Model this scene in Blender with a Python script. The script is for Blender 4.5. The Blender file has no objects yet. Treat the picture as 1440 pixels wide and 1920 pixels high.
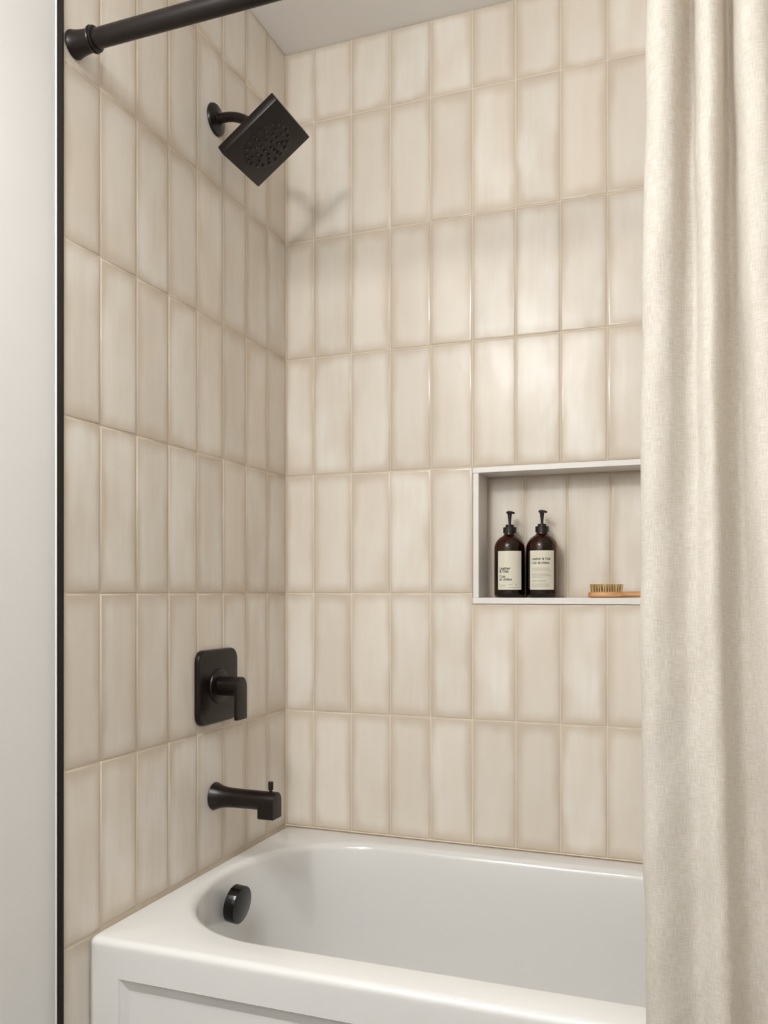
import bpy, bmesh, math, random
from mathutils import Vector, Matrix

random.seed(7)
scene = bpy.context.scene
COL = scene.collection
PI = math.pi

# ------------------------------------------------------------------ camera, world, lights, exposure
# x runs along the back wall (left wall at x=0), y=0 is the face of the back wall, the room is at y<0, floor z=0
CAMH = 1.10
cam_d = bpy.data.cameras.new('camera'); cam = bpy.data.objects.new('camera', cam_d); COL.objects.link(cam)
cam.location = (1.01587, -1.99580, CAMH)
cam.rotation_euler = (PI / 2, 0, 0.3568)
cam_d.sensor_fit = 'HORIZONTAL'; cam_d.sensor_width = 36.0
cam_d.lens = 36.0 * 1601.95 / 1440.0
cam_d.shift_y = (1112.7 - 960.0) / 1440.0
cam_d.clip_start = 0.02
scene.camera = cam

world = bpy.data.worlds.new('room_light'); scene.world = world; world.use_nodes = True
bg = world.node_tree.nodes['Background']
bg.inputs[0].default_value = (0.99, 0.99, 1.0, 1); bg.inputs[1].default_value = 0.0      # a closed room: no sky

def lamp(name, kind, loc, energy, color, **kw):
    d = bpy.data.lights.new(name, kind); d.energy = energy; d.color = color
    for k, v in kw.items(): setattr(d, k, v)
    o = bpy.data.objects.new(name, d); o.location = loc; COL.objects.link(o); return o
# wall lamp beyond the left edge: the shower head and rod shadows point back to it
lamp('vanity_lamp_offscreen', 'POINT', (0.28, -2.00, 2.18), 38.0, (0.975, 1.0, 1.005), shadow_soft_size=0.095)
for lx, pw in ((0.15, 34.0), (0.62, 12.0)):      # two ceiling downlights: the two spout shadows in the tub and the paired glints on its rim
    lamp('ceiling_downlight_offscreen', 'SPOT', (lx, -1.62, 2.49), pw, (0.975, 1.0, 1.005), shadow_soft_size=0.03, spot_size=math.radians(125), spot_blend=0.7)

scene.view_settings.view_transform = 'Standard'; scene.view_settings.look = 'None'
scene.view_settings.gamma = 1.0; scene.view_settings.use_curve_mapping = False
scene.view_settings.exposure = 0.04

# ------------------------------------------------------------------ materials
def lin(r, g, b):
    f = lambda c: (c / 255 / 12.92) if c / 255 <= 0.04045 else ((c / 255 + 0.055) / 1.055) ** 2.4
    return (f(r), f(g), f(b), 1)

class Mat:
    def __init__(s, name):
        s.m = bpy.data.materials.new(name); s.m.use_nodes = True
        s.nt = s.m.node_tree; s.b = s.nt.nodes['Principled BSDF']
    def n(s, t, **kw):
        o = s.nt.nodes.new(t)
        for k, v in kw.items(): setattr(o, k, v)
        return o
    def link(s, a, b): s.nt.links.new(a, b)
    def math(s, op, a, b=None, c=None, clamp=False):
        o = s.n('ShaderNodeMath', operation=op, use_clamp=clamp)
        for i, v in enumerate((a, b, c)):
            if v is None: continue
            if isinstance(v, (int, float)): o.inputs[i].default_value = v
            else: s.link(v, o.inputs[i])
        return o.outputs[0]
    def mixc(s, f, a, b, blend='MIX'):
        o = s.n('ShaderNodeMix', data_type='RGBA', blend_type=blend)
        for i, v in ((0, f), (6, a), (7, b)):
            if isinstance(v, (int, float)): o.inputs[i].default_value = v
            elif isinstance(v, tuple): o.inputs[i].default_value = v
            else: s.link(v, o.inputs[i])
        return o.outputs[2]
    def smooth(s, v, a, b):
        o = s.n('ShaderNodeMapRange', interpolation_type='SMOOTHSTEP')
        s.link(v, o.inputs[0]); o.inputs[1].default_value = a; o.inputs[2].default_value = b
        return o.outputs[0]
    def noise(s, vec, scale, detail=2.0, rough=0.5):
        o = s.n('ShaderNodeTexNoise'); o.inputs['Scale'].default_value = scale
        o.inputs['Detail'].default_value = detail; o.inputs['Roughness'].default_value = rough
        if vec is not None: s.link(vec, o.inputs['Vector'])
        return o.outputs[0]
    def scaled(s, vec, sc, add=None):
        o = s.n('ShaderNodeVectorMath', operation='MULTIPLY'); s.link(vec, o.inputs[0]); o.inputs[1].default_value = sc
        if add is None: return o.outputs[0]
        p = s.n('ShaderNodeVectorMath', operation='ADD'); s.link(o.outputs[0], p.inputs[0]); s.link(add, p.inputs[1])
        return p.outputs[0]
    def bump(s, h, strength, dist):
        o = s.n('ShaderNodeBump'); o.inputs['Strength'].default_value = strength; o.inputs['Distance'].default_value = dist
        s.link(h, o.inputs['Height']); s.link(o.outputs[0], s.b.inputs['Normal']); return o
    def set(s, **kw):
        names = dict(color='Base Color', rough='Roughness', metal='Metallic', ior='IOR', trans='Transmission Weight',
                     coat='Coat Weight', coat_rough='Coat Roughness', spec='Specular IOR Level', sheen='Sheen Weight', sss='Subsurface Weight')
        for k, v in kw.items():
            i = s.b.inputs[names[k]]
            if isinstance(v, (int, float, tuple)): i.default_value = v
            else: s.link(v, i)
        return s

def tile_material(name, edge, mid, light):
    m = Mat(name)
    tc = m.n('ShaderNodeTexCoord'); oi = m.n('ShaderNodeObjectInfo')
    rnd = oi.outputs['Random']
    off = m.n('ShaderNodeCombineXYZ')
    for i, k in enumerate((57.0, 31.0, 83.0)): m.link(m.math('MULTIPLY', rnd, k), off.inputs[i])
    sep = m.n('ShaderNodeSeparateXYZ'); m.link(tc.outputs['Generated'], sep.inputs[0])
    def edged(o, size):
        d = m.math('SUBTRACT', 0.5, m.math('ABSOLUTE', m.math('SUBTRACT', o, 0.5)))
        return m.math('MULTIPLY', d, size)
    dx = edged(sep.outputs[0], 0.102); dz = edged(sep.outputs[2], 0.30)
    wob = m.noise(m.scaled(tc.outputs['Object'], (14, 14, 6), off.outputs[0]), 1.0, 2.0)
    wob = m.math('MULTIPLY', m.math('SUBTRACT', wob, 0.5), 0.030)
    ex = m.smooth(m.math('ADD', dx, wob), -0.003, 0.024)
    ez = m.smooth(m.math('ADD', dz, wob), -0.003, 0.034)
    body = m.math('MULTIPLY', ex, ez)                         # 0 in the glaze that pooled at the edges, 1 inside
    streak = m.smooth(m.noise(m.scaled(tc.outputs['Object'], (70, 70, 5.5), off.outputs[0]), 1.0, 3.0, 0.55), 0.35, 0.68)
    cloud = m.smooth(m.noise(m.scaled(tc.outputs['Object'], (11, 11, 5), off.outputs[0]), 1.0, 2.0), 0.35, 0.7)
    r2 = m.math('FRACT', m.math('MULTIPLY', rnd, 7.31))
    lightness = m.math('MULTIPLY', body, m.math('ADD', m.math('MULTIPLY', streak, 0.22), m.math('MULTIPLY', cloud, 0.78)))
    lightness = m.math('MULTIPLY', lightness, m.math('ADD', 0.35, m.math('MULTIPLY', r2, 0.9)), clamp=True)
    c = m.mixc(body, edge, mid); c = m.mixc(lightness, c, light)
    r3 = m.math('FRACT', m.math('MULTIPLY', rnd, 13.77))
    hs = m.n('ShaderNodeHueSaturation'); m.link(c, hs.inputs['Color'])
    m.link(m.math('ADD', 0.95, m.math('MULTIPLY', r3, 0.08)), hs.inputs['Value'])
    dmin = m.math('MINIMUM', dx, dz)
    rg = m.n('ShaderNodeMapRange'); m.link(dmin, rg.inputs[0])          # the glaze is glassier where it pooled at the rim
    for i_, v_ in ((1, 0.0015), (2, 0.005), (3, 0.12), (4, 0.28)): rg.inputs[i_].default_value = v_
    m.set(color=hs.outputs[0], rough=rg.outputs[0], ior=1.5, spec=0.32)
    h = m.noise(m.scaled(tc.outputs['Object'], (22, 22, 9), off.outputs[0]), 1.0, 2.0)
    m.bump(h, 0.35, 0.004)
    return m.m

M = {}
M['tile'] = tile_material('glazed_tile', lin(209, 195, 177), lin(227, 216, 202), lin(238, 232, 223))
m = Mat('grout'); tc = m.n('ShaderNodeTexCoord')
m.set(color=m.mixc(m.noise(tc.outputs['Object'], 60, 3), lin(221, 205, 183), lin(229, 214, 195)), rough=0.85); M['grout'] = m.m
m = Mat('wall_paint'); tc = m.n('ShaderNodeTexCoord')
m.set(color=m.mixc(m.noise(tc.outputs['Object'], 3, 3), lin(236, 234, 231), lin(239, 237, 234)), rough=0.6)
m.bump(m.noise(tc.outputs['Object'], 350, 2), 0.08, 0.0005); M['paint'] = m.m
m = Mat('ceiling_paint'); tc = m.n('ShaderNodeTexCoord')
m.set(color=m.mixc(m.noise(tc.outputs['Object'], 4, 3), lin(244, 240, 236), lin(246, 243, 240)), rough=0.75)
m.bump(m.noise(tc.outputs['Object'], 300, 2), 0.08, 0.0005); M['ceiling'] = m.m
m = Mat('floor_tile'); tc = m.n('ShaderNodeTexCoord')
m.set(color=m.mixc(m.noise(tc.outputs['Object'], 5, 4), lin(84, 78, 72), lin(96, 90, 83)), rough=0.4); M['floor'] = m.m  # unseen floor, coloured dark so less light bounces onto the tub front
m = Mat('black_metal'); tc = m.n('ShaderNodeTexCoord')
m.set(color=m.mixc(m.noise(tc.outputs['Object'], 40, 3), lin(22, 14, 12), lin(27, 18, 15)), rough=0.29, spec=0.3); M['black'] = m.m
m = Mat('black_gloss'); tc = m.n('ShaderNodeTexCoord')
m.set(color=m.mixc(m.noise(tc.outputs['Object'], 40, 3), lin(14, 11, 10), lin(18, 14, 13)), rough=0.14, spec=0.35); M['gloss'] = m.m
m = Mat('white_acrylic'); tc = m.n('ShaderNodeTexCoord')
m.set(color=m.mixc(m.noise(tc.outputs['Object'], 2, 2), lin(221, 219, 216), lin(224, 222, 219)), rough=0.14, coat=0.3, coat_rough=0.06); M['tub'] = m.m
m = Mat('white_stone'); tc = m.n('ShaderNodeTexCoord')
m.set(color=m.mixc(m.noise(tc.outputs['Object'], 12, 4), lin(232, 226, 221), lin(240, 236, 232)), rough=0.3); M['stone'] = m.m

# ------------------------------------------------------------------ mesh helpers
class MB:
    def __init__(s): s.v = []; s.f = []; s.uv = None
    def add(s, vs, fs):
        o = len(s.v); s.v += [tuple(v) for v in vs]; s.f += [tuple(i + o for i in f) for f in fs]; return s
    def box(s, x0, x1, y0, y1, z0, z1):
        vs = [(x, y, z) for z in (z0, z1) for y in (y0, y1) for x in (x0, x1)]
        return s.add(vs, [(0, 2, 3, 1), (4, 5, 7, 6), (0, 1, 5, 4), (1, 3, 7, 5), (3, 2, 6, 7), (2, 0, 4, 6)])
    def loft(s, loops, closed=True, cap0=False, cap1=False):
        o = len(s.v); n = len(loops[0])
        for L in loops: s.v += [tuple(p) for p in L]
        for i in range(len(loops) - 1):
            for j in range(n if closed else n - 1):
                a = o + i * n + j; b = o + i * n + (j + 1) % n
                s.f.append((a, b, b + n, a + n))
        if cap0: s.f.append(tuple(o + j for j in reversed(range(n))))
        if cap1: s.f.append(tuple(o + (len(loops) - 1) * n + j for j in range(n)))
        return s
    def lathe(s, prof, mat=None, seg=48, cap0=True, cap1=True):
        """prof = [(r, h)] turned about local z, then moved by mat"""
        mat = mat or Matrix()
        loops = [[mat @ Vector((r * math.cos(2 * PI * j / seg), r * math.sin(2 * PI * j / seg), h)) for j in range(seg)] for r, h in prof]
        return s.loft(loops, True, cap0, cap1)
    def tube(s, pts, rad, seg=20, cap=True):
        pts = [Vector(p) for p in pts]; loops = []
        t0 = (pts[1] - pts[0]).normalized(); up = Vector((0, 1, 0)) if abs(t0.y) < .9 else Vector((0, 0, 1))
        nrm = t0.cross(up).normalized()
        for i, p in enumerate(pts):
            t = (pts[min(i + 1, len(pts) - 1)] - pts[max(i - 1, 0)]).normalized()
            nrm = (nrm - t * nrm.dot(t)).normalized(); b = t.cross(nrm)
            r = rad[i] if isinstance(rad, (list, tuple)) else rad
            loops.append([p + (nrm * math.cos(2 * PI * j / seg) + b * math.sin(2 * PI * j / seg)) * r for j in range(seg)])
        return s.loft(loops, True, cap, cap)
    def prism(s, outline, mat, h0, h1, bev=0.0):
        """outline in local xy pushed along local z, edges rounded by bev at the h1 end"""
        n = len(outline); cx = sum(p[0] for p in outline) / n; cy = sum(p[1] for p in outline) / n
        def off(d):
            out = []
            for i in range(n):
                a = Vector(outline[i - 1]); b = Vector(outline[i]); c = Vector(outline[(i + 1) % n])
                e1 = (b - a).normalized(); e2 = (c - b).normalized()
                nn = Vector((-(e1.y + e2.y), e1.x + e2.x)); nn.normalize()
                k = max(0.4, nn.dot(Vector((-e1.y, e1.x))))
                out.append(b + nn * (d / k))
            return out
        lv = [(0, h0)]
        if bev:
            for k in range(5):
                a = PI / 2 * k / 4; lv.append((bev * (1 - math.cos(a)), h1 - bev + bev * math.sin(a)))
        else: lv.append((0, h1))
        loops = [[mat @ Vector((p[0], p[1], h)) for p in off(d)] for d, h in lv]
        return s.loft(loops, True, True, True)
    def obj(s, name, mat, parent=None, smooth=True, angle=35, recalc=True):
        me = bpy.data.meshes.new(name); me.from_pydata(s.v, [], s.f)
        if recalc:
            bm = bmesh.new(); bm.from_mesh(me); bmesh.ops.recalc_face_normals(bm, faces=bm.faces); bm.to_mesh(me); bm.free()
        if smooth:
            me.shade_smooth()
            if angle: me.set_sharp_from_angle(angle=math.radians(angle))
        me.materials.append(M[mat] if isinstance(mat, str) else mat)
        return link(name, me, parent)

def link(name, me, parent=None, loc=None, rot=None):
    o = bpy.data.objects.new(name, me); COL.objects.link(o)
    if parent is not None:
        o.parent = parent
        o.matrix_parent_inverse = PARENT_INV.get(parent.name, Matrix())
    if loc is not None: o.location = loc
    if rot is not None: o.rotation_euler = rot
    return o
PARENT_INV = {}

def thing(name, label, cat, loc, group=None):
    o = bpy.data.objects.new(name, None); COL.objects.link(o); o.location = loc
    o.empty_display_size = 0.05
    PARENT_INV[o.name] = Matrix.Translation(Vector(loc)).inverted()   # parts are written in world coordinates
    tag(o, label, cat, group); return o
def tag(o, label=None, cat=None, group=None, kind=None):
    if label: o['label'] = label
    if cat: o['category'] = cat
    if group: o['group'] = group
    if kind: o['kind'] = kind
    return o
def rotx_axis():   # local z -> world +x, local x -> world +y, local y -> world +z
    return Matrix(((0, 0, 1, 0), (1, 0, 0, 0), (0, 1, 0, 0), (0, 0, 0, 1)))

# ------------------------------------------------------------------ the room
W, H = 0.1049, 0.303                 # tile pitch
GAP = 0.0023                         # joint
RIM, CEIL = 0.497, 2.5014
LEN = 1.526                          # alcove length
TH = 0.0115                          # tile build-up over the painted wall
rowz = lambda k: CAMH + H * k
NX0, NX1, NZ0, NZ1 = 0.4983, 1.0228, 1.0740, 1.4030     # niche, outer frame

wl = tag(MB().box(-0.12, -TH, -2.85, 0.12, 0, CEIL).obj('wall_left', 'paint', smooth=False),
         'off-white painted wall, tiled in the tub alcove behind the shower fittings', 'wall', kind='structure')
wb = MB()
for x0, x1, z0, z1 in ((-TH, NX0, 0, CEIL), (NX1, LEN + TH, 0, CEIL), (NX0, NX1, 0, NZ0), (NX0, NX1, NZ1, CEIL)):
    wb.box(x0, x1, TH, 0.20, z0, z1)
wb.box(NX0, NX1, 0.105, 0.20, NZ0, NZ1)
wb = tag(wb.obj('wall_back', 'paint', smooth=False), 'long alcove wall of stacked beige glazed tiles above the tub', 'wall', kind='structure')
wr = tag(MB().box(LEN + TH, 2.38, -0.95, 0.12, 0, CEIL).obj('wall_right', 'paint', smooth=False),
         'tiled end wall of the alcove behind the curtain', 'wall', kind='structure')
tag(MB().box(-0.12, 2.5, -2.85, -2.73, 0, CEIL).obj('wall_front', 'paint', smooth=False), 'off-white painted wall across the room from the tub', 'wall', kind='structure')
tag(MB().box(2.38, 2.5, -2.73, 0.12, 0, CEIL).obj('wall_side', 'paint', smooth=False), 'off-white painted wall at the far side of the bathroom', 'wall', kind='structure')
tag(MB().box(-0.12, 2.5, -2.85, 0.2, CEIL, CEIL + 0.1).obj('ceiling', 'ceiling', smooth=False),
    'plain warm white ceiling over the tub alcove', 'ceiling', kind='structure')
tag(MB().box(-0.12, 2.5, -2.85, 0.2, -0.1, 0).obj('floor', 'floor', smooth=False),
    'dark grey-brown bathroom floor', 'floor', kind='structure')

# grout beds
G = 0.0014
YE = -0.8288                          # where the tile on the left wall stops
MB().box(-TH, -G, YE, -G, 0, CEIL - 0.0005).obj('grout', 'grout', wl, smooth=False)
g = MB()
for x0, x1, z0, z1 in ((0.0, NX0, 0.3, CEIL - .0005), (NX1, LEN, 0.3, CEIL - .0005), (NX0, NX1, 0.3, NZ0), (NX0, NX1, NZ1, CEIL - .0005)):
    g.box(x0 - G if x0 == 0 else x0, x1, G, TH, z0, z1)
g.obj('grout', 'grout', wb, smooth=False)
MB().box(LEN + G, LEN + TH, -0.93, -G, 0, CEIL - .0005).obj('grout', 'grout', wr, smooth=False)

tile_cache = {}
def tile_mesh(w, h):
    key = (round(w, 4), round(h, 4))
    if key in tile_cache: return tile_cache[key]
    T = 0.008
    def ring(ins, y): return [(-w/2+ins, y, -h/2+ins), (w/2-ins, y, -h/2+ins), (w/2-ins, y, h/2-ins), (-w/2+ins, y, h/2-ins)]
    mb = MB(); mb.loft([ring(0, T), ring(0, 0.0013), ring(0.0005, 0.0006), ring(0.0018, 0.0002), ring(0.006, 0.0)], True, False, True)
    me = bpy.data.meshes.new('tile'); me.from_pydata(mb.v, [], mb.f)
    bm = bmesh.new(); bm.from_mesh(me); bmesh.ops.recalc_face_normals(bm, faces=bm.faces)
    # the shell is open at the back: make sure the front looks at -y
    f = max(bm.faces, key=lambda q: q.calc_area() if abs(q.normal.y) > .9 else 0)
    if f.normal.y > 0: bmesh.ops.reverse_faces(bm, faces=bm.faces)
    bm.to_mesh(me); bm.free(); me.shade_smooth(); me.materials.append(M['tile'])
    tile_cache[key] = me; return me

def put_tile(parent, wall, u0, u1, z0, z1):
    w, h = u1 - u0 - GAP, z1 - z0 - GAP
    if w < 0.006 or h < 0.006: return
    uc, zc = (u0 + u1) / 2, (z0 + z1) / 2
    j = lambda a: random.uniform(-a, a)
    tilt = (j(.0035), j(.002), j(.005))
    proud = random.uniform(0, 0.0005)
    if wall == 'back': loc, rz = (uc, proud, zc), 0
    elif wall == 'left': loc, rz = (-proud, uc, zc), PI / 2
    else: loc, rz = (LEN + proud, uc, zc), -PI / 2
    link('tile', tile_mesh(w, h), parent, loc, (tilt[0] * .4, 0, rz + tilt[2] * .5))

colx = [0.0, 0.0787]
while colx[-1] < LEN: colx.append(min(colx[-1] + W, LEN))
colL = [YE] + [-(0.1024 + W * i) for i in range(6, -1, -1)] + [0.0]
rows = [0.0] + [rowz(k) for k in range(-3, 5)] + [CEIL]
TUBY = -0.770
for i in range(len(rows) - 1):
    z0, z1 = rows[i], rows[i + 1]
    for a, b in zip(colL, colL[1:]):                           # left wall
        lo = z0
        if a > TUBY + .02: lo = max(z0, RIM + .0015)
        if lo >= z1 - .006: continue
        if a < TUBY < b and z0 < RIM < z1 - .001:
            put_tile(wl, 'left', a, b, lo, z1); continue
        put_tile(wl, 'left', a, b, lo, z1)
    for a, b in zip(colx, colx[1:]):                           # back wall
        lo, hi = max(z0, RIM + .0015), z1
        if lo >= hi - .006: continue
        if a > NX0 - .01 and b < NX1 + .01:
            if lo >= NZ0 - .001 and hi <= NZ1 + .001: continue
            if hi > NZ0 and lo < NZ0: hi = NZ0
        put_tile(wb, 'back', a, b, lo, hi)
    cr = [-(W * k) for k in range(8, -1, -1)]; cr[0] = -0.839
    for a, b in zip(cr, cr[1:]):
        lo = z0 if a < TUBY else max(z0, RIM + .0015)
        if lo >= z1 - .006: continue
        put_tile(wr, 'right', a, b, lo, z1)

# black metal strip that ends the tile on the left wall
t = tag(MB().box(-TH - .0015, 0.0012, YE - 0.0022, YE - 0.0002, 0.0, CEIL - .0005).box(-0.0004, 0.0012, YE - .0003, YE + 0.0008, 0, CEIL - .0005)
        .obj('trim_1', 'black', smooth=False), 'slim black metal strip ending the tile at the painted wall', 'trim', kind='structure')
white_bead = Mat('white_bead'); white_bead.set(color=lin(232, 229, 224), rough=0.5); M['white_bead'] = white_bead.m  # plain white for the thin bead along the strip
tag(MB().tube([(-TH + .0003, YE - .0036, 0), (-TH + .0003, YE - .0036, CEIL - .0005)], .0016, 10).obj('trim_2', 'white_bead'),
    'thin white bead beside the black metal strip', 'trim', kind='structure')

# ------------------------------------------------------------------ niche
nt = thing('shower_niche', 'recessed wall niche with a white stone frame holding bottles and a brush', 'niche', (0.76, 0.05, NZ0))
FR = 0.0140
NB = 0.090
MB().box(NX0 + .001, NX1 - .001, -0.0016, NB, NZ0 + .001, NZ0 + .0157).obj('sill', 'stone', nt, smooth=False)
MB().box(NX0 + .001, NX1 - .001, -0.0016, NB, NZ1 - .0145, NZ1 - .001).obj('head_panel', 'stone', nt, smooth=False)
ZI0, ZI1 = NZ0 + .0157, NZ1 - .0145
for x in (NX0 + .0015, NX1 - .0015 - FR):
    MB().box(x, x + FR, -0.0006, NB, ZI0 + .0003, ZI1 - .0003).obj('jamb', 'stone', nt, smooth=False)
for o in nt.children:
    bv = o.modifiers.new('edge', 'BEVEL'); bv.width = 0.0009; bv.segments = 2
MB().box(NX0 + .001, NX1 - .001, NB + .0012, 0.1045, NZ0 + .001, NZ1 - .001).obj('grout', 'grout', nt, smooth=False)
nc = [NX0 + .0015 + FR, 0.6085, 0.7105, 0.8130, 0.9160, NX1 - .0015 - FR]
for a, b in zip(nc, nc[1:]):
    w, h = b - a - GAP, ZI1 - ZI0 - .002
    o = link('tile', tile_mesh(w, h), nt, ((a + b) / 2, NB, (ZI0 + ZI1) / 2), (random.uniform(-.002, .002), 0, random.uniform(-.003, .003)))

# ------------------------------------------------------------------ bathtub
tub = thing('bathtub', 'white alcove bathtub with a recessed front panel', 'bathtub', (LEN / 2, -0.385, 0))
N = 480
TX0, TX1, TY0, TY1 = 0.0012, LEN - 0.0012, TUBY, -0.0012
OX0, OX1, OYC, OB, OA = 0.028, LEN - 0.055, -0.3825, 0.3175, 0.270
def open_pt(k, d):
    """point k of the basin outline moved inwards by d"""
    s4 = k / N
    x0, x1, b, a = OX0 + d, OX1 - d * 1.6, OB - d, OA - d * .6
    n = 2.12
    # parametrise by arc: right half ellipse, front straight ... all by angle with equal share
    straight = (x1 - a) - (x0 + a)
    per = [straight, PI * .5 * (a + b) , straight, PI * .5 * (a + b)]
    tot = sum(per); q = s4 * tot
    def se(ang):
        c, s_ = math.cos(ang), math.sin(ang)
        return (math.copysign(abs(c) ** (2 / n), c), math.copysign(abs(s_) ** (2 / n), s_))
    if q < per[0]: return (x0 + a + q, OYC - b)
    q -= per[0]
    if q < per[1]:
        c, s_ = se(-PI / 2 + PI * q / per[1]); return (x1 - a + a * c, OYC + b * s_)
    q -= per[1]
    if q < per[2]: return (x1 - a - q, OYC + b)
    q -= per[2]
    c, s_ = se(PI / 2 + PI * q / per[3]); return (x0 + a + a * c, OYC + b * s_)
def outer_pt(k, d):
    px, py = open_pt(k, 0)
    cx, cy = (TX0 + TX1) / 2, OYC
    x0, x1, y0, y1 = TX0 + d, TX1 - d, TY0 + d, TY1 - d
    # nearest share of each side: push out from the core line so that corners stay square
    core0, core1 = x0 + 0.36, x1 - 0.36
    bx = min(max(px, core0), core1); vx, vy = px - bx, py - cy
    if abs(vx) < 1e-9 and abs(vy) < 1e-9: return (px, py)
    tx = (x1 - bx) / vx if vx > 1e-9 else ((x0 - bx) / vx if vx < -1e-9 else 1e9)
    ty = (y1 - cy) / vy if vy > 1e-9 else ((y0 - cy) / vy if vy < -1e-9 else 1e9)
    tt = min(tx, ty); X, Y = bx + vx * tt, cy + vy * tt
    r = 0.016                                              # rounded vertical corners
    ex, ey = min(max(X, x0 + r), x1 - r), min(max(Y, y0 + r), y1 - r)
    if X != ex and Y != ey:
        l = math.hypot(X - ex, Y - ey); X, Y = ex + (X - ex) / l * r, ey + (Y - ey) / l * r
    return (X, Y)
loops = []
loops.append([(*outer_pt(k, 0), 0.446) for k in range(N)])
loops.append([(*outer_pt(k, 0), RIM - .020) for k in range(N)])
RF = 0.013
for i in range(0, 7):
    a = PI / 2 * i / 6
    loops.append([(*outer_pt(k, RF * (1 - math.cos(a))), RIM - RF + RF * math.sin(a)) for k in range(N)])
RR = 0.019
for i in range(0, 8):
    a = math.radians(82) * i / 7
    loops.append([(*open_pt(k, RR * math.sin(a)), RIM - RR * (1 - math.cos(a))) for k in range(N)])
for d, z in ((0.030, .42), (0.037, .36), (0.046, .29), (0.058, .22), (0.078, .165), (0.105, .135), (0.15, .12), (0.20, .116)):
    loops.append([(*open_pt(k, d), z) for k in range(N)])
MB().loft(loops, True, False, True).obj('basin', 'tub', tub, angle=60)
# front panel: frame, sloped border and sunk field
ap = MB()
ZB, ZT, FY = 0.0, 0.446, TUBY
hx0, hx1, hz0, hz1 = 0.068, LEN - 0.068, 0.07, 0.4319
bd, bw = 0.0100, 0.0140
corner = sorted({p for p in (outer_pt(k, 0) for k in range(N)) if p[1] < FY + .05})
arc = sorted([p for p in corner if p[0] < TX0 + .0161], key=lambda p: (p[0], -p[1])) + [(TX0 + .016, FY)]
ap.loft([[(x, y, ZB) for x, y in arc], [(x, y, ZT) for x, y in arc]], False)
arc2 = [(TX1 - .016, FY)] + sorted([p for p in corner if p[0] > TX1 - .0161], key=lambda p: (p[0], p[1]))
ap.loft([[(x, y, ZB) for x, y in arc2], [(x, y, ZT) for x, y in arc2]], False)
rect = lambda x0, x1, z0, z1, y: [(x0, y, z0), (x1, y, z0), (x1, y, z1), (x0, y, z1)]
ap.loft([rect(TX0 + .016, TX1 - .016, ZB, ZT, FY), rect(hx0, hx1, hz0, hz1, FY), rect(hx0 + .002, hx1 - .002, hz0 + .002, hz1 - .002, FY + .0025),
         rect(hx0 + bw, hx1 - bw, hz0 + .021, hz1 - .021, FY + bd)], True, False, True)
o = ap.obj('apron', 'tub', tub, angle=9, recalc=False)
# overflow cover, on the sloping drain end
ov = MB()
ax = rotx_axis()
Rz = Matrix.Translation((0.0960, -0.393, 0.4345)) @ Matrix.Rotation(math.radians(6), 4, 'Y') @ ax
ov.lathe([(0.030, -0.016), (0.030, -0.004)], Rz, 48, True, True)
ov.lathe([(0.0385, -0.024), (0.0395, -0.023), (0.0395, -0.002), (0.0388, -0.0006), (0.0375, 0.0)], Rz, 64)
tag(ov.obj('overflow_cover', 'gloss', tub), 'round black overflow cover')
MB().box(-0.0012, 0.0014, -0.0014, 0.0012, RIM - .01, CEIL - .001).obj('sealant', 'grout', wb, smooth=False)
ca = tag(MB().tube([(0.0, -0.0005, RIM + .0006), (LEN, -0.0005, RIM + .0006)], .0016, 8).obj('trim_3', 'grout'),
         'beige sealant bead between tub and back wall', 'trim', kind='structure')

# ------------------------------------------------------------------ shower head
FYC = -0.345
sh = thing('showerhead', 'black square shower head on a curved arm from the tiled wall', 'shower head', (0, FYC, 2.154))
A = Matrix.Translation((0, FYC, 2.154)) @ ax
MB().lathe([(0.0345, 0.0003), (0.0345, 0.002), (0.0325, 0.0055), (0.022, 0.0085), (0.0145, 0.0105), (0.0125, 0.013)], A, 56).obj('flange', 'black', sh)
th = 0.6073; HC = Vector((0.1298, FYC, 2.0735)); e = Vector((math.cos(th), 0, math.sin(th))); n = Vector((math.sin(th), 0, -math.cos(th)))
T = 0.0211; hs = 0.1573 / 2
back = HC - n * T
p_end = back - n * 0.020
path = []
P0, P1, P2, P3 = Vector((0.002, FYC, 2.154)), Vector((0.060, FYC, 2.160)), Vector((p_end.x - n.x * .030, FYC, p_end.z - n.z * .030)), p_end
for i in range(25):
    u = i / 24; path.append(P0 * (1-u)**3 + P1 * 3*u*(1-u)**2 + P2 * 3*u*u*(1-u) + P3 * u**3)
MB().tube(path, 0.0105, 24).obj('arm', 'black', sh)
Mh = Matrix(((e.x, 0, n.x, 0), (0, 1, 0, 0), (e.z, 0, n.z, 0), (0, 0, 0, 1)))   # local z = spray direction
Mh = Matrix.Translation(HC) @ Mh
MB().lathe([(0.013, -T - .024), (0.017, -T - .022), (0.0185, -T - .012), (0.0185, -T - .001), (0.024, -T + .001)], Mh, 40).obj('ball_joint', 'black', sh)
def rrect(w, h, r, k=6):
    out = []
    for cx, cy, a0 in ((w - r, h - r, 0), (-w + r, h - r, 90), (-w + r, -h + r, 180), (w - r, -h + r, 270)):
        for i in range(k + 1):
            a = math.radians(a0 + 90 * i / k); out.append((cx + r * math.cos(a), cy + r * math.sin(a)))
    return out
hb = MB(); sq = rrect(hs, hs, 0.002, 3)
prof = [(0.004, -T), (0.0006, -T + .001), (0, -T + .0025), (0, -.0012), (0.0004, -.0004), (0.0012, 0)]
hb.loft([[Mh @ Vector((x * (hs - d) / hs, y * (hs - d) / hs, h)) for x, y in sq] for d, h in prof], True, True, True)
face = hb.obj('face_plate', 'black', sh)
MB().lathe([(0.0600, -0.001), (0.0600, 0.00025), (0.0592, 0.0005)], Mh, 64, False, True).obj('spray_disc', 'black', sh)
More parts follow.
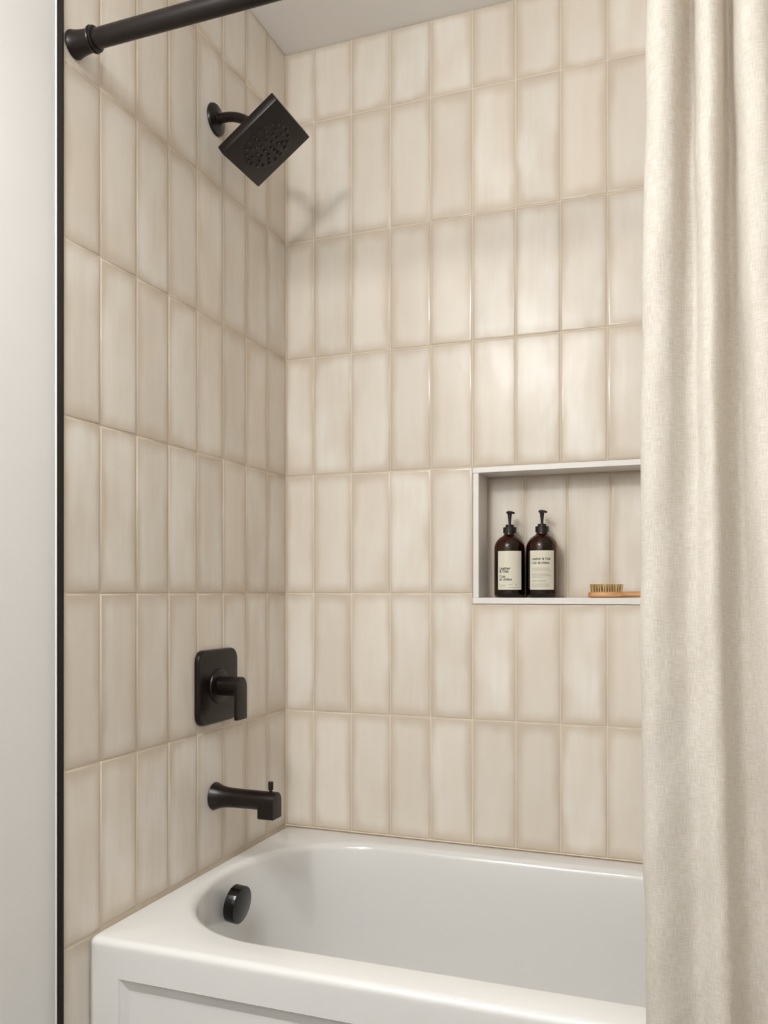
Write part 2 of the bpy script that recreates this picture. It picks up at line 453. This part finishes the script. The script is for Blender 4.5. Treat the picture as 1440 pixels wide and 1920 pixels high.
nz = bpy.data.meshes.new('nozzle')
b_ = MB().lathe([(0.0035, 0), (0.0034, 0.0014), (0.0028, 0.0026), (0.0016, 0.0032), (0.0006, 0.0033)], None, 14)
nz.from_pydata(b_.v, [], b_.f)
bm = bmesh.new(); bm.from_mesh(nz); bmesh.ops.recalc_face_normals(bm, faces=bm.faces); bm.to_mesh(nz); bm.free()
nz.shade_smooth(); rubber = Mat('nozzle_rubber'); rubber.set(color=lin(34, 27, 25), rough=0.25); nz.materials.append(rubber.m)
for cnt, rad, ph in ((20, .0520, 9), (10, .0400, 9), (10, .0270, 9), (5, .0135, 9)):
    for i in range(cnt):
        a = math.radians(ph + 360 * i / cnt)
        p = Mh @ Vector((rad * math.cos(a), rad * math.sin(a), 0.0004))
        o = link('nozzle', nz, face); o.parent = face
        o.matrix_parent_inverse = Matrix()
        o.matrix_local = Matrix.Translation(p) @ Mh.to_3x3().to_4x4()

# ------------------------------------------------------------------ valve
VZ = 0.8950; VY = -0.3475
va = thing('shower_valve', 'black rounded square valve plate with a lever handle on the tiled wall', 'valve', (0, VY, VZ))
Mv = Matrix.Translation((0, VY, VZ)) @ ax
MB().prism(rrect(0.0815, 0.0815, 0.026, 8), Mv, 0.0003, 0.0115, 0.004).obj('plate', 'black', va)
MB().lathe([(0.039, 0.010), (0.039, 0.0125), (0.0375, 0.0150), (0.030, 0.0165), (0.027, 0.0170)], Mv, 56).obj('hub', 'black', va)
MB().lathe([(0.0215, 0.016), (0.0215, 0.0640)], Mv, 48, True, True).obj('spindle_sleeve', 'black', va)
def dshape(r, down, k=16, rc=0.002):
    out = [(r * math.cos(PI * i / k), r * math.sin(PI * i / k)) for i in range(k + 1)]
    return out + [(-r, -down + rc), (-r + rc, -down), (r - rc, -down), (r, -down + rc)]
MB().prism(dshape(0.0218, 0.072), Mv, 0.0615, 0.0690, 0.0008).obj('lever', 'black', va, angle=30)

# ------------------------------------------------------------------ tub spout
SZ = 0.6500
sp = thing('tub_spout', 'black tub spout with a diverter pin above the tub', 'spout', (0, FYC, SZ))
Ms = Matrix.Translation((0, FYC - .003, SZ)) @ ax
prof = [(0.0300, 0.0003), (0.0308, 0.002), (0.0300, 0.0045), (0.0268, 0.012), (0.0240, 0.021), (0.0222, 0.033), (0.0212, 0.050), (0.0208, 0.080), (0.0207, 0.1225)]
MB().lathe(prof, Ms, 48).obj('body', 'black', sp)
MB().prism(dshape(0.0207, 0.0365, 16, .0025), Ms, 0.1185, 0.1555, 0.0012).obj('outlet', 'black', sp, angle=30)
Mk = Matrix.Translation((0.1400, FYC - .003, SZ + .020))
MB().lathe([(0.0055, -0.001), (0.0055, 0.0012), (0.0032, 0.0018), (0.0032, 0.0045), (0.0056, 0.005), (0.0056, 0.0215), (0.0050, 0.0225)], Mk, 28).obj('diverter_pin', 'black', sp)

# ------------------------------------------------------------------ curtain rod
RY, RZ = -0.803, 2.0450
rod = thing('curtain_rod', 'black shower curtain rod with a flared wall bracket', 'curtain rod', (0, RY, RZ))
Mr = Matrix.Translation((0, RY, RZ)) @ ax
MB().lathe([(0.0160, 0.003), (0.0160, LEN - 0.003)], Mr, 40).obj('tube', 'black', rod)
fl = [(0.0215, 0.0008), (0.0232, 0.0016), (0.0232, 0.0045), (0.0228, 0.0052), (0.0205, 0.014), (0.0190, 0.025), (0.0183, 0.036), (0.0182, 0.0400),
      (0.0212, 0.0405), (0.0220, 0.0425), (0.0212, 0.0445), (0.0196, 0.0450), (0.0206, 0.0462), (0.0206, 0.0480), (0.0190, 0.0492), (0.0158, 0.0495)]
MB().lathe(fl, Mr, 56).obj('bracket', 'black', rod)
Mr2 = Matrix.Translation((LEN, RY, RZ)) @ Matrix.Rotation(PI, 4, 'Z') @ ax
MB().lathe(fl, Mr2, 56).obj('bracket', 'black', rod)

# ------------------------------------------------------------------ curtain
def curtain_material():
    m = Mat('linen'); uv = m.n('ShaderNodeUVMap'); v = uv.outputs[0]
    warp = m.noise(m.scaled(v, (1050, 60, 0)), 1.0, 1.0)
    weft = m.noise(m.scaled(v, (70, 950, 0)), 1.0, 1.0)
    thread = m.math('MULTIPLY', m.math('ADD', warp, weft), 0.5)
    slub = m.smooth(m.noise(m.scaled(v, (9, 620, 0)), 1.0, 2.0), 0.62, 0.78)
    slubv = m.smooth(m.noise(m.scaled(v, (520, 6, 0)), 1.0, 2.0), 0.64, 0.80)
    fleck = m.smooth(m.noise(m.scaled(v, (75, 420, 0)), 1.0, 2.0, 0.6), 0.70, 0.80)
    c = m.mixc(m.smooth(thread, 0.33, 0.66), lin(215, 207, 195), lin(235, 230, 223))
    c = m.mixc(m.math('MULTIPLY', m.math('MAXIMUM', slub, slubv), 0.45), c, lin(242, 237, 229))
    c = m.mixc(m.math('MULTIPLY', fleck, 0.55), c, lin(176, 152, 120))
    m.set(color=c, rough=0.9, spec=0.15, sheen=0.15)
    h = m.math('ADD', thread, m.math('MULTIPLY', m.math('MAXIMUM', slub, slubv), 0.5))
    bp = m.bump(h, 0.45, 0.0012)
    tr = m.n('ShaderNodeBsdfTranslucent'); m.link(m.mixc(0.25, c, lin(236, 218, 190)), tr.inputs[0]); m.link(bp.outputs[0], tr.inputs[1])
    mx = m.n('ShaderNodeMixShader'); mx.inputs[0].default_value = 0.36
    out = m.nt.nodes['Material Output']
    m.link(m.b.outputs[0], mx.inputs[1]); m.link(tr.outputs[0], mx.inputs[2]); m.link(mx.outputs[0], out.inputs[0])
    return m.m
M['linen'] = curtain_material()
# cross-sections, x from the hem that turns back behind the first fold; one list for each key height
K = {
 1.90: [(.992,-.776),(.968,-.773),(.953,-.778),(.9465,-.795),(.950,-.820),(.964,-.838),(.980,-.834),(.9885,-.815),(.992,-.795),(.999,-.782),(1.0045,-.786),(1.0065,-.808),(1.012,-.832),(1.023,-.842),(1.034,-.834),(1.0395,-.812),(1.043,-.788),(1.0475,-.779),(1.0515,-.790),(1.0540,-.815),(1.062,-.840),(1.078,-.846),(1.092,-.836),(1.101,-.805),(1.112,-.782)],
 1.42: [(.990,-.776),(.962,-.773),(.946,-.778),(.9390,-.795),(.943,-.818),(.957,-.832),(.974,-.828),(.986,-.814),(.995,-.803),(1.004,-.799),(1.0095,-.803),(1.0125,-.815),(1.018,-.832),(1.026,-.839),(1.034,-.832),(1.0395,-.812),(1.045,-.790),(1.053,-.780),(1.062,-.786),(1.0680,-.812),(1.076,-.838),(1.090,-.846),(1.104,-.838),(1.114,-.808),(1.124,-.782)],
 0.98: [(.990,-.776),(.960,-.773),(.944,-.778),(.9380,-.795),(.943,-.816),(.956,-.827),(.972,-.824),(.985,-.817),(.996,-.812),(1.004,-.812),(1.0100,-.815),(1.0150,-.820),(1.022,-.830),(1.031,-.834),(1.040,-.828),(1.0450,-.812),(1.052,-.793),(1.062,-.783),(1.076,-.788),(1.0850,-.812),(1.094,-.838),(1.108,-.846),(1.122,-.838),(1.132,-.808),(1.142,-.782)],
 0.56: [(.992,-.776),(.965,-.773),(.950,-.778),(.9445,-.795),(.949,-.817),(.962,-.828),(.978,-.825),(.992,-.816),(1.004,-.809),(1.013,-.808),(1.0195,-.814),(1.0250,-.824),(1.033,-.835),(1.041,-.838),(1.050,-.832),(1.0570,-.816),(1.065,-.798),(1.078,-.787),(1.094,-.790),(1.1040,-.812),(1.114,-.838),(1.128,-.846),(1.142,-.838),(1.152,-.808),(1.162,-.782)],
}
x_end = {1.90: 1.470, 1.42: 1.480, 0.98: 1.485, 0.56: 1.490}
for z in K:                                     # the folds go on, out of the photograph, to the right wall
    x0 = K[z][-1][0]; n_f = 7
    for i in range(1, n_f * 6 + 1):
        u = i / (n_f * 6); ph = 2 * PI * i / 6
        K[z].append((x0 + (x_end[z] - x0) * u + .006 * math.sin(ph), -.812 + .030 * math.cos(ph) * (1 if z > 1 else .9)))
K = {z: [(x, -.808 + (y + .808) * .86) for x, y in L] for z, L in K.items()}
keys = sorted(K, reverse=True)
def cr(p0, p1, p2, p3, t):
    return tuple(0.5 * (2*b + (c-a)*t + (2*a-5*b+4*c-d)*t*t + (3*b-a-3*c+d)*t**3) for a, b, c, d in zip(p0, p1, p2, p3))
SUB = 7
def section(z):
    if z >= keys[0]: cp = K[keys[0]]
    elif z <= keys[-1]: cp = K[keys[-1]]
    else:
        for i in range(len(keys) - 1):
            if keys[i] >= z >= keys[i + 1]:
                t = (keys[i] - z) / (keys[i] - keys[i + 1])
                g = lambda j: K[keys[min(max(j, 0), len(keys) - 1)]]
                cp = [cr(a, b, c, d, t) for a, b, c, d in zip(g(i-1), g(i), g(i+1), g(i+2))]; break
    if z > keys[0]:                              # gathers flatten a little towards the heading
        k = 1 - .35 * (z - keys[0]) / (2.0 - keys[0]); cp = [(x, -.803 + (y + .803) * k) for x, y in cp]
    out = []
    for i in range(len(cp) - 1):
        for s_ in range(SUB):
            out.append(cr(cp[max(i-1, 0)], cp[i], cp[i+1], cp[min(i+2, len(cp)-1)], s_ / SUB))
    out.append(cp[-1]); return out
NZ = 110; ZTOP, ZBOT = 2.005, 0.055
rowsC = []
for i in range(NZ + 1):
    z = ZTOP + (ZBOT - ZTOP) * i / NZ
    L = section(z)
    wv = [(.0011 * math.sin(z * 23 + x * 60) + .0008 * math.sin(z * 41 - x * 95 + 1)) for x, y in L]
    rowsC.append([(x + w_ * .6, min(y + w_, -.7735), z) for (x, y), w_ in zip(L, wv)])
nC = len(rowsC[0])
arcl = [0.0]
for j in range(1, nC): arcl.append(arcl[-1] + math.dist(rowsC[NZ // 2][j], rowsC[NZ // 2][j - 1]))
cu = thing('shower_curtain', 'cream linen shower curtain hanging in soft folds outside the tub', 'curtain', (1.2, RY, ZBOT))
mb = MB().loft(rowsC, False)
o = mb.obj('cloth', 'linen', cu, angle=None)
uvl = o.data.uv_layers.new(name='UVMap')
for lp in o.data.loops:
    vi = lp.vertex_index; uvl.data[lp.index].uv = (arcl[vi % nC], o.data.vertices[vi].co.z)
for i in range(9):                               # rings on the rod
    x = 0.965 + i * 0.062
    pts = [(x, RY + .021 * math.cos(a), RZ - .004 + .021 * math.sin(a)) for a in [2 * PI * k / 28 for k in range(28)]]
    r = MB(); loops = []
    for k in range(28):
        a = 2 * PI * k / 28
        loops.append([(x + .0018 * math.cos(b), RY + (.0215 + .0018 * math.sin(b)) * math.cos(a), RZ - .004 + (.0215 + .0018 * math.sin(b)) * math.sin(a)) for b in [2 * PI * q / 8 for q in range(8)]])
    r.loft(loops + [loops[0]], True); 
    r.tube([(x, RY, RZ - .0255), (x, RY, ZTOP + .001)], .0014, 8)
    r.obj('ring', 'black', rod)

# ------------------------------------------------------------------ bottles
def amber():
    m = Mat('amber_glass'); tc = m.n('ShaderNodeTexCoord')
    c = m.mixc(m.noise(tc.outputs['Object'], 8, 2), lin(122, 64, 12), lin(136, 74, 16))
    m.set(color=c, rough=0.02, trans=1.0, ior=1.5); return m.m
M['amber'] = amber()
q = Mat('soap'); q.set(color=lin(44, 20, 10), rough=0.15); M['soap'] = q.m
q = Mat('label_paper'); tc = q.n('ShaderNodeTexCoord')
q.set(color=q.mixc(q.noise(tc.outputs['Object'], 90, 3), lin(224, 218, 200), lin(229, 223, 206)), rough=0.55); M['paper'] = q.m
q = Mat('print_ink'); q.set(color=lin(38, 34, 32), rough=0.6); M['ink'] = q.m
q = Mat('print_grey'); q.set(color=lin(150, 145, 132), rough=0.6); M['inkgrey'] = q.m
q = Mat('pump_plastic'); q.set(color=lin(24, 20, 19), rough=0.38); M['pump'] = q.m

SHELF = ZI0
BR = 0.0372
def text_mesh(txt, size, bold):
    cu_ = bpy.data.curves.new('t', 'FONT'); cu_.body = txt; cu_.size = size; cu_.offset = bold; cu_.resolution_u = 3
    to = bpy.data.objects.new('t', cu_); COL.objects.link(to)
    dg = bpy.context.evaluated_depsgraph_get(); me = bpy.data.meshes.new_from_object(to.evaluated_get(dg))
    vs = [tuple(v.co) for v in me.vertices]; fs = [tuple(p.vertices) for p in me.polygons]
    bpy.data.objects.remove(to); bpy.data.curves.remove(cu_); bpy.data.meshes.remove(me)
    return vs, fs
def bottle(cx, cy, turn, label, lines, bars, marks):
    b = thing('pump_bottle', label, 'bottle', (cx, cy, SHELF), 'amber pump bottles in the niche')
    z0 = SHELF + .0003
    Mb = Matrix.Translation((cx, cy, z0)) @ Matrix.Rotation(turn, 4, 'Z')
    outer = [(0.0300, 0), (0.0335, 0.0008), (0.0362, 0.0045), (BR, 0.0100), (BR, 0.1180), (0.0368, 0.1235), (0.0350, 0.1300), (0.0315, 0.1365), (0.0265, 0.1425), (0.0205, 0.1470), (0.0155, 0.1500), (0.0138, 0.1530), (0.0136, 0.1560), (0.0136, 0.166)]
    t_ = 0.0028
    inner = [(r - t_, h) for r, h in outer[4:]][::-1] + [(BR - t_, 0.0125), (0.0335, 0.0065), (0.029, 0.0048), (0.004, 0.0048)]
    inner[0] = (0.0108, 0.166)
    prof = outer + inner
    loops = [[Mb @ Vector((r * math.cos(2*PI*j/64), r * math.sin(2*PI*j/64), h)) for j in range(64)] for r, h in prof]
    MB().loft(loops, True, True, True).obj('glass', 'amber', b, angle=60)
    rl = BR - t_ - .0002
    MB().lathe([(0.028, 0.0052), (0.0332, 0.0072), (rl, 0.0130), (rl, 0.0930)], Mb, 48).obj('soap', 'soap', b, angle=50)
    # collar, stem, nozzle
    MB().lathe([(0.0150, 0.1560), (0.0160, 0.1562), (0.0160, 0.1690), (0.0152, 0.1698), (0.0102, 0.1700), (0.0102, 0.1750), (0.0096, 0.1757), (0.0052, 0.1760), (0.0052, 0.1765)], Mb, 40).obj('collar', 'pump', b)
    MB().lathe([(0.0032, 0.1755), (0.0032, 0.1810), (0.0040, 0.1900), (0.0052, 0.2010), (0.0056, 0.2050), (0.0050, 0.2075)], Mb, 28).obj('stem', 'pump', b)
    # spout of the pump, towards the room
    loops = []
    for u in range(9):
        s_ = u / 8; yy = .0062 - .028 * s_; wd = .0068 - .0030 * s_; ht = .0042 - .0016 * s_; zz = .2060 - .0035 * s_ * s_
        loops.append([Mb @ Matrix.Rotation(math.radians(24), 4, 'Z') @ Vector((wd * math.cos(2*PI*k/14), yy, zz + ht * math.sin(2*PI*k/14))) for k in range(14)])
    MB().loft(loops, True, True, True).obj('nozzle', 'pump', b)
    MB().lathe([(0.0012, 0.012), (0.0012, 0.1560)], Mb, 8).obj('dip_tube', 'pump', b)
    # wrapped paper label and its print
    R = BR + .0004; hw = math.radians(47); lz0, lz1 = 0.0190, 0.1110
    lp = MB(); lo = []
    for zz in (lz0, lz1): lo.append([Mb @ Vector((R * math.sin(-hw + 2*hw*i/24), -R * math.cos(-hw + 2*hw*i/24), zz)) for i in range(25)])
    li = [[Mb @ Vector(((R - .0003) * math.sin(-hw + 2*hw*i/24), -(R - .0003) * math.cos(-hw + 2*hw*i/24), zz)) for i in range(25)] for zz in (lz0, lz1)]
    ring0 = lo[0] + li[0][::-1]; ring1 = lo[1] + li[1][::-1]
    lp.loft([ring0, ring1], True); nb = 25
    lp.f += [(i, i + 1, 2*nb - 2 - i, 2*nb - 1 - i) for i in range(nb - 1)] + [tuple(x_ + 2*nb for x_ in (i, 2*nb - 1 - i, 2*nb - 2 - i, i + 1)) for i in range(nb - 1)]
    lab = lp.obj('label', 'paper', b, angle=40)
    R2 = R + .00012
    wrap = lambda x, z: Mb @ Vector((R2 * math.sin(x / R2), -R2 * math.cos(x / R2), z))
    ink = MB()
    x_l = -hw * R2 + .0050
    for txt, zb, size, bold in lines:
        vs, fs = text_mesh(txt, size, bold); ink.add([wrap(x_l + v[0], lz0 + zb + v[1]) for v in vs], fs)
    for (x, z, r) in marks:                                            # small leaf emblem
        pts = []
        for k in range(16):
            a = 2*PI*k/16; rr = r * (1.0 if k % 2 == 0 else .55); pts.append(wrap(x + rr * math.cos(a), lz0 + z + rr * math.sin(a)))
        ink.add(pts, [tuple(range(16))])
    io = ink.obj('print', 'ink', None, smooth=False, recalc=False); io.parent = lab
    gr = MB()
    for (x0, x1, z, hgt) in bars:                                      # fine print too small to read
        nseg = 24
        for i in range(nseg):
            a, c_ = x0 + (x1 - x0) * i / nseg, x0 + (x1 - x0) * (i + 1) / nseg
            gr.add([wrap(a, lz0 + z), wrap(c_, lz0 + z), wrap(c_, lz0 + z + hgt), wrap(a, lz0 + z + hgt)], [(0, 1, 2, 3)])
    go = gr.obj('fine_print', 'inkgrey', None, smooth=False, recalc=False); go.parent = lab
    return b
bars1 = [(-.0255, -.0095, .0105, .0007), (-.0255, -.0075, .0060, .0007), (-.0030, .0060, .0115, .0011), (-.0030, .0240, .0160, .0003), (-.0030, .0240, .0045, .0008)]
bars2 = []
for z, x1 in ((.0500, .0185), (.0468, .0175), (.0436, .0235), (.0380, .0165), (.0348, .0205), (.0316, .0245), (.0284, .0065)): bars2.append((-.0255, x1, z, .0009))
bars2 += [(-.0255, .0245, .0252, .0003), (-.0255, -.0120, .0212, .0010), (-.0095, .0105, .0212, .0010), (-.0255, -.0120, .0190, .0008), (-.0095, .0105, .0190, .0008), (-.0255, .0245, .0165, .0003)]
for z, x1 in ((.0130, .0185), (.0105, .0165), (.0080, .0205), (.0055, .0150)): bars2.append((-.0255, x1, z, .0007))
BYC = 0.046
vdir = lambda x: math.atan2(cam.location.x - x, BYC - cam.location.y)
bottle(0.5793, BYC, vdir(.5793) * 0.95, 'amber pump bottle with large two-line title on its label, beside the niche jamb',
       [('Leather', .0478, .0090, .00022), ('& Oak', .0408, .0090, .00022), ('Cuir', .0288, .0090, .00022), ('et chêne', .0218, .0090, .00022)], bars1, [(.0165, .0110, .0017)])
bottle(0.6572, BYC, vdir(.6572) * 0.95, 'amber pump bottle with paragraphs of fine print on its label',
       [('Leather & Oak', .0700, .0078, .00020), ('Cuir et chêne', .0605, .0078, .00020)], bars2, [])

# ------------------------------------------------------------------ wooden brush
wd = Mat('brush_wood'); tc = wd.n('ShaderNodeTexCoord')
gr_ = wd.noise(wd.scaled(tc.outputs['Object'], (14, 120, 160)), 1.0, 4.0, 0.6)
wd.set(color=wd.mixc(wd.smooth(gr_, .3, .7), lin(184, 124, 78), lin(222, 172, 122)), rough=0.5); M['wood'] = wd.m
br = Mat('bristle'); tc = br.n('ShaderNodeTexCoord')
br.set(color=br.mixc(br.noise(tc.outputs['Object'], 300, 2), lin(206, 176, 116), lin(234, 210, 158)), rough=0.7); M['bristle'] = br.m
BX, BY = 0.7660, 0.036
bs = thing('bath_brush', 'wooden bath brush with upright natural bristles lying on the niche sill', 'brush', (BX + .1, BY, SHELF))
loops = []
prof = [(0.0, .004), (.002, .011), (.006, .016), (.014, .0205), (.030, .0235), (.050, .0235), (.068, .0215), (.082, .0165), (.096, .0120), (.115, .0105), (.150, .0115), (.180, .0130), (.200, .0135), (.212, .0115), (.218, .0075), (.220, .003)]
for s_, hw_ in prof:
    lift = .0022 * math.sin(PI * min(max((s_ - .055) / .12, 0), 1)); top = .0143 + (0.0012 * math.sin(PI * min(max((s_ - .085) / .12, 0), 1)))
    ztop, zbot = SHELF + top, SHELF + .0004 + lift
    if s_ < .003 or s_ > .215: ztop -= .0025; zbot += .002
    zc, hh = (ztop + zbot) / 2, (ztop - zbot) / 2
    ring = []
    for k in range(24):
        a = 2 * PI * k / 24; c_, s2 = math.cos(a), math.sin(a)
        ring.append((BX + s_, BY + hw_ * math.copysign(abs(c_) ** .55, c_), zc + hh * math.copysign(abs(s2) ** .45, s2)))
    loops.append(ring)
MB().loft(loops, True, True, True).obj('handle', 'wood', bs, angle=50)
tuft_meshes = []
for v_ in range(3):
    tb = MB()
    for q_ in range(30):
        a = random.uniform(0, 2*PI); r0 = .0008 * math.sqrt(random.random()); sp_ = random.uniform(2.2, 3.6)
        hgt = .0178 + random.uniform(-.0007, .0006)
        bx_, by_ = r0 * math.cos(a), r0 * math.sin(a); tx_, ty_ = bx_ * sp_ + random.uniform(-.0004, .0004), by_ * sp_ + random.uniform(-.0004, .0004)
        d_ = .00020
        tb.add([(bx_ - d_, by_ - d_, 0), (bx_ + d_, by_ - d_, 0), (bx_, by_ + d_, 0), (tx_ - d_, ty_ - d_, hgt), (tx_ + d_, ty_ - d_, hgt), (tx_, ty_ + d_, hgt)],
               [(0, 1, 4, 3), (1, 2, 5, 4), (2, 0, 3, 5), (3, 4, 5)])
    me = bpy.data.meshes.new('bristle_tuft'); me.from_pydata(tb.v, [], tb.f); me.materials.append(M['bristle']); tuft_meshes.append(me)
for r_ in range(4):
    yy = (r_ - 1.5) * .0098
    cnt = 13 if r_ in (1, 2) else 11
    for i in range(cnt):
        s_ = .0075 + .069 * (i + (13 - cnt) / 2) / 12
        lean = (s_ - .042) * 1.3
        o = link('bristle_tuft', tuft_meshes[(i + r_) % 3], bs, (BX + s_, BY + yy, SHELF + .0138), (-yy * 3, lean, random.uniform(0, 6)))
